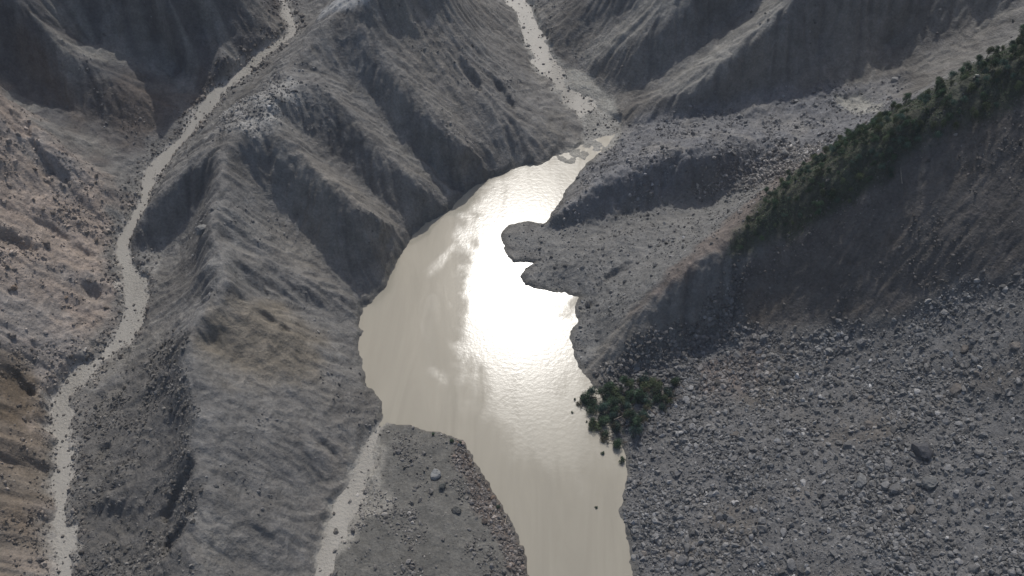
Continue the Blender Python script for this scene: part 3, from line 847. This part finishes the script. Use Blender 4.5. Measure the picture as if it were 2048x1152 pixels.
many(dz * (0.15 + clump(30, -0.1, 0.5, 650)), 170, 1.2, 3.2, 2.0, 'angular boulder among the stones of the debris slope', 'boulders on the debris slope', (0.19, 0.187, 0.183))
many(z_rust * dry, 34, 0.9, 1.9, 2.0, 'boulder on the crumbling edge of the mud fan above the water', 'boulders along the edge of the fan', (0.19, 0.155, 0.13), 2.0)
many(in_t, 30, 0.7, 1.3, 2.5, 'boulder standing in the pale torrent below the reddish wall', 'boulders in the torrent', (0.15, 0.138, 0.125))
many(in_r * dry, 18, 0.8, 1.6, 2.5, 'boulder in the river bed above the head of the lake', 'boulders in the upper river', (0.16, 0.155, 0.145))
many(z_lobe * dry * (1 - wet), 24, 1.2, 2.6, 2.2, 'boulder lying on the rubble lobe of the river bank', 'boulders on the rubble lobe', (0.18, 0.177, 0.17))
many(z_top * (1 - wet), 12, 1.0, 1.9, 2.2, 'boulder resting on the pale crest of the grey ridge', 'boulders on the ridge crest', (0.15, 0.145, 0.14))
many(z_west * (1 - wet), 22, 1.2, 2.4, 2.2, 'boulder lying on the reddish valley wall', 'boulders on the valley wall', (0.24, 0.2, 0.165))
for (u, v, s, lab, tint, sh) in [
    (1842, 905, 4.6, 'largest dark boulder of the debris slope', (0.10, 0.10, 0.105), 0),
    (1722, 965, 3.4, 'long pale slab tilted among the stones of the debris slope', (0.21, 0.21, 0.205), 1),
    (1860, 968, 3.4, 'rounded grey boulder below the largest dark boulder of the debris slope', (0.16, 0.16, 0.155), 2),
    (872, 950, 2.6, 'pale topped grey boulder standing alone on the mud fan', (0.26, 0.26, 0.25), 3),
    (886, 974, 2.2, 'dark squat boulder below the pale topped one on the mud fan', (0.08, 0.085, 0.08), 0),
    (912, 1022, 2.3, 'dark rounded boulder beside the stony edge of the mud fan', (0.10, 0.10, 0.092), 2),
    (672, 1064, 1.7, 'dark boulder standing in the brook beside the mud fan', (0.10, 0.095, 0.085), 2),
    (405, 462, 3.6, 'pale rock outcrop jutting from the dark west face of the ridge', (0.27, 0.265, 0.25), 1),
    (1175, 612, 2.2, 'dark boulder on the muddy bank by the lake bay', (0.11, 0.11, 0.108), 3)]:
    x, y = hit(u, v)
    boulder(float(x[0]), float(y[0]), s, lab, None, tint, sh, flat=0.25)
print('boulders', round(time.time() - T0, 1))

# ------------------------------------------------------------------ trees
def leaf_material():
    m, nt, b = mat_new('dusty leaves')
    oi = node(nt, 'ShaderNodeObjectInfo'); at = node(nt, 'ShaderNodeAttribute', attribute_name='Col')
    f = ramp(nt, oi.outputs['Random'], 0, 1, 0.65, 1.4)
    nt.links.new(scale_col(nt, at.outputs['Color'], f), b.inputs['Base Color'])
    b.inputs['Roughness'].default_value = 0.7; b.inputs['Specular IOR Level'].default_value = 0.2
    return m
def bark_material():
    m, nt, b = mat_new('grey brown bark')
    tc = node(nt, 'ShaderNodeTexCoord')
    a = noise_node(nt, 3.0, 5, 0.6, tc.outputs['Object'])
    rgb = node(nt, 'ShaderNodeRGB'); rgb.outputs[0].default_value = (0.11, 0.085, 0.065, 1)
    nt.links.new(scale_col(nt, rgb.outputs[0], ramp(nt, a.outputs[0], 0.3, 0.7, 0.6, 1.4)), b.inputs['Base Color'])
    b.inputs['Roughness'].default_value = 0.9
    return m
M_leaf, M_bark = leaf_material(), bark_material()

def tube(p0, p1, r0, r1, n=6):
    p0, p1 = np.array(p0, float), np.array(p1, float)
    d = p1 - p0; d /= np.linalg.norm(d)
    a = np.cross(d, [0.3, 0.9, 0.2]); a /= np.linalg.norm(a); b = np.cross(d, a)
    th = np.arange(n) / n * 2 * math.pi
    ring = np.cos(th)[:, None] * a + np.sin(th)[:, None] * b
    V = np.vstack([p0 + ring * r0, p1 + ring * r1])
    i = np.arange(n); j = (i + 1) % n
    return V, np.stack([i, j, j + n, i + n], -1)
def joined(parts):
    VV, FF, o = [], [], 0
    for v, f in parts: VV.append(v); FF.append(f + o); o += len(v)
    return np.concatenate(VV), np.concatenate(FF)

GREENS = {'dark green': (0.046, 0.078, 0.042), 'olive green': (0.066, 0.084, 0.042), 'bluish green': (0.048, 0.082, 0.062)}
def tree_meshes(r, h, w, lobes, cards, dead=0.0, hue='dark green'):
    """trunk with limbs, crown of small leaf sprays round the limb ends"""
    parts = [tube((0, 0, -0.6), (0.1, 0.05, h * 0.45), 0.20, 0.13), tube((0.1, 0.05, h * 0.45), (0, 0.1, h * 0.85), 0.13, 0.05)]
    cen = []
    for k in range(lobes):
        a = r.uniform(0, 6.28); zz = h * r.uniform(0.38, 0.95); rad = w * 0.5 * r.uniform(0.25, 0.85) * (1.15 - 0.55 * zz / h)
        c = np.array([math.cos(a) * rad, math.sin(a) * rad, zz]); cen.append(c)
        parts.append(tube((0.05, 0.05, zz * 0.72), c, 0.07, 0.025, 4))
    cen.append(np.array([0, 0.05, h * 0.93]))
    VV, FF, CC = [], [], []
    o = 0
    for c in cen:
        R_ = w * r.uniform(0.20, 0.34)
        tone = r.uniform(0.7, 1.35)
        d = r.normal(size=(cards, 3)); d /= np.linalg.norm(d, axis=1, keepdims=True)
        p = c + d * (R_ * r.uniform(0.45, 1.08, (cards, 1))) * np.array([1, 1, 0.8])
        nn = d + r.normal(0, 0.55, (cards, 3)); nn /= np.linalg.norm(nn, axis=1, keepdims=True)
        t = np.cross(nn, r.normal(size=(cards, 3))); t /= np.linalg.norm(t, axis=1, keepdims=True); b = np.cross(nn, t)
        sz = r.uniform(0.10, 0.23, (cards, 1))
        q = np.stack([p - t * sz, p - b * sz * 0.6, p + t * sz, p + b * sz * 0.6], 1)
        VV.append(q.reshape(-1, 3)); FF.append(np.arange(cards * 4).reshape(-1, 4) + o); o += cards * 4
        g = np.array(GREENS[hue]) * (1 - dead) + np.array([0.085, 0.065, 0.042]) * dead
        CC.append(np.repeat(g * tone * np.exp(r.normal(0, 0.22, (cards, 1))), 4, 0))
    tv, tf = joined(parts)
    return (make_mesh('trunk', tv, tf, M_bark), make_mesh('crown', np.concatenate(VV), np.concatenate(FF), M_leaf, np.concatenate(CC), False))
rt = np.random.default_rng(31)
HUES = ['dark green', 'dark green', 'dark green', 'olive green', 'olive green', 'bluish green', 'bluish green', 'dark green']
PROTO = [tree_meshes(rt, rt.uniform(5.5, 8.5), rt.uniform(4.2, 6.2), rt.integers(9, 15), 150, 0, hue) for hue in HUES]
LOW = [tree_meshes(rt, rt.uniform(2.4, 3.4), rt.uniform(3.0, 4.2), rt.integers(5, 8), 130) for _ in range(3)]
DEAD = [tree_meshes(rt, 6.0, 4.0, 7, 90, 0.75)]

def plant(name, pair, x, y, z, rot, s, label, cat, group):
    root = bpy.data.objects.new(name, None); col.objects.link(root)
    root.empty_display_size = 0.5
    root.location = (x, y, z); root.rotation_euler = rot; root.scale = (s, s, s)
    tag(root, label, cat, group)
    for nm, me in zip(('trunk', 'crown'), pair): link(nm, me, root)
    return root

x, y = scatter(np.clip(z_wood, 0, 1) ** 2 * smooth(-0.9, 0.3, fbm(GX, GY, 14, 3, 0.6, 660)) * (0.3 + smooth(30, 90, ZF)), 9000, rt)
got = []
for a, b in zip(x, y):
    if all((a - c) ** 2 + (b - d) ** 2 > 1.9 ** 2 for c, d in got): got.append((a, b))
    if len(got) == 300: break
for a, b in got:
    z = float(ground_z(np.array([a]), np.array([b]))[0])
    gx1, gy1 = float(sample(gxf, a, b)), float(sample(gyf, a, b))
    k = rt.integers(0, 8); sc = rt.uniform(0.38, 0.75) * (0.75 + 0.25 * min(1.0, z / 100.0))
    size = 'tall' if sc > 0.6 else ('middling' if sc > 0.47 else 'small')
    place = 'on the brink of the bare scarp' if gy1 > 0.55 else ('on the steep of the wooded belt above the scarp' if gy1 > 0.25 else 'on the crest behind the scarp')
    plant('tree', PROTO[k], a, b, z - 0.2, (gy1 * 0.12 + rt.normal(0, 0.08), -gx1 * 0.12 + rt.normal(0, 0.08), rt.uniform(0, 6.28)), sc,
          size + ' ' + HUES[k] + ' bushy tree ' + place, 'tree', 'trees of the wooded belt above the scarp')
print('trees', len(got), round(time.time() - T0, 1))
# low undergrowth between the trees, one mass
ru = np.random.default_rng(41)
nu = 26000
ux, uy = scatter(np.clip(z_wood, 0, 1) * smooth(-0.7, 0.3, fbm(GX, GY, 9, 4, 0.6, 665)), nu, ru)
uz = ground_z(ux, uy) + ru.uniform(0.05, 1.1, nu) * (0.5 + 0.5 * gnoise(ux / 3, uy / 3, 668))
cen = np.stack([ux, uy, uz], -1)
nn = ru.normal(size=(nu, 3)) + np.array([0, 0, 1.2]); nn /= np.linalg.norm(nn, axis=1, keepdims=True)
t_ = np.cross(nn, ru.normal(size=(nu, 3))); t_ /= np.linalg.norm(t_, axis=1, keepdims=True); b_ = np.cross(nn, t_)
sz = ru.uniform(0.14, 0.34, (nu, 1))
q = np.stack([cen - t_ * sz, cen - b_ * sz * 0.6, cen + t_ * sz, cen + b_ * sz * 0.6], 1).reshape(-1, 3)
gc = np.array([0.060, 0.084, 0.046]) * np.exp(ru.normal(0, 0.3, (nu, 1)))
tag(link('undergrowth', make_mesh('undergrowth', q, np.arange(nu * 4).reshape(-1, 4), M_leaf, np.repeat(gc, 4, 0), False)), 'low green undergrowth between the trees of the wooded belt', 'undergrowth', kind='stuff')
# heap of uprooted trees at the water's edge
heap = np.array([(1160,815),(1200,778),(1285,768),(1368,765),(1372,800),(1300,850),(1275,885),(1235,888),(1195,872),(1215,842)], float)
hx, hy = at_z(heap[:, 0], heap[:, 1], 2.0)
hm = smooth(0.5, -1.5, poly_sd(hx, hy, GX, GY))
x, y = scatter(hm, 800, rt)
got = []
for a, b in zip(x, y):
    if all((a - c) ** 2 + (b - d) ** 2 > 1.9 ** 2 for c, d in got): got.append((a, b))
    if len(got) == 66: break
for k, (a, b) in enumerate(got):
    z = max(float(ground_z(np.array([a]), np.array([b]))[0]), -0.1)
    dead = k % 7 == 0
    q = rt.integers(0, 8); afloat = z < 0.15; up = rt.random() < 0.25
    sc = rt.uniform(0.8, 1.15)
    lab = ('brown withered' if dead else HUES[q]) + (' tree still leaning upright' if up else ' uprooted tree lying flat') + (' in the water beside the heap' if afloat else ' in the heap at the foot of the debris slope')
    plant('uprooted_tree', DEAD[0] if dead else PROTO[q], a, b, z + (0.0 if up else 0.9), (rt.uniform(-0.3, 0.3), (-0.6 if up else -math.pi / 2 + rt.uniform(-0.1, 0.35)), rt.uniform(-0.9, 0.5)), sc, lab, 'tree', 'uprooted trees heaped at the lake')
for (u, v, s, lab) in [(1178,785,0.5,'small green clump afloat off the shore above the heap of trees'),(1148,799,0.42,'green clump floating farthest out beside the heap of trees'),(1145,824,0.35,'tiny dark clump floating left of the tip of the heap'),
    (1172,843,0.35,'tiny clump floating between the two arms of the heap'),(1204,905,0.55,'dark clump of brush floating below the heap of trees'),(1240,922,0.95,'olive clump of brush at the shore below the heap'),(1192,1013,0.42,'lone dark clump floating in open brown water')]:
    x, y = at_z(u, v, 0.3)
    plant('brush_clump', LOW[rt.integers(0, 3)], float(x), float(y), -0.5, (0.3, 0.2, rt.uniform(0, 6)), s, lab, 'brush', 'brush floating in the lake')
for (u, v, lab) in [(868,866,'green shrub at the tip of the mud fan by the water'),(903,880,'low green shrub on the corner of the mud fan'),(922,884,'small shrub overhanging the water at the corner of the mud fan'),(996,1012,'green shrub at the stony edge of the fan')]:
    x, y = hit(u, v + 4)
    plant('shrub', LOW[rt.integers(0, 3)], float(x[0]), float(y[0]), float(ground_z(x, y)[0]) - 0.4, (0, 0, rt.uniform(0, 6)), 0.55, lab, 'shrub', 'shrubs on the mud fan')
# bare trunks swept down with the debris
M_log = M_bark.copy(); M_log.name = 'stripped wood'
M_log.node_tree.nodes['RGB'].outputs[0].default_value = (0.30, 0.26, 0.21, 1)
lv, lf = joined([tube((-3, 0, 0), (0.5, 0.1, 0.12), 0.22, 0.17, 7), tube((0.5, 0.1, 0.12), (3.2, -0.1, 0.1), 0.17, 0.09, 7), tube((1.0, 0.05, 0.1), (1.9, 0.75, 0.45), 0.07, 0.03, 5), tube((-3.3, 0.1, 0), (-3, 0, 0), 0.42, 0.22, 7)])
LOG = make_mesh('log', lv, lf, M_log)
for (u, v, rz, lab) in [(1240,838,0.5,'pale bare trunk lying across the heap of uprooted trees'),(1330,792,-0.6,'bare trunk at the upper end of the heap of uprooted trees'),(1655,716,1.2,'bare trunk on the debris slope below the middle of the scarp'),
    (1802,352,1.75,'pale bare trunk hanging on the dark scarp below the trees'),(1012,1040,1.4,'brown trunk jutting over the stony edge of the mud fan')]:
    x, y = hit(u, v)
    o = link('log', LOG); o.location = (float(x[0]), float(y[0]), float(ground_z(x, y)[0]) + (1.6 if u in (1240, 1330) else 0.35)); o.rotation_euler = (0, -0.75 if u == 1802 else 0.1, rz)
    tag(o, lab, 'log', 'bare trunks among the debris')
# thin dusty air over the valley
top = float(max(MZ.max(), H)) + 6.0
lo_ = float(MZ.min()) - 1.0
bx_ = float(np.abs(MX).max()) + 20
hv = np.array([(x, y, z) for z in (lo_, top) for y in (-1520, 2820) for x in (-bx_, bx_)])
hf = np.array([(0, 2, 3, 1), (4, 5, 7, 6), (0, 1, 5, 4), (2, 6, 7, 3), (0, 4, 6, 2), (1, 3, 7, 5)])
hm_ = bpy.data.materials.new('dusty air'); hm_.use_nodes = True
hn = hm_.node_tree; hn.nodes.remove(hn.nodes['Principled BSDF'])
pv_ = hn.nodes.new('ShaderNodeVolumePrincipled')
pv_.inputs['Color'].default_value = (0.86, 0.92, 1.0, 1); pv_.inputs['Density'].default_value = 0.00007
hn.links.new(pv_.outputs[0], hn.nodes['Material Output'].inputs['Volume'])
tag(link('haze', make_mesh('haze', hv, hf, hm_, None, False)), kind='stuff')
print('done', round(time.time() - T0, 1))
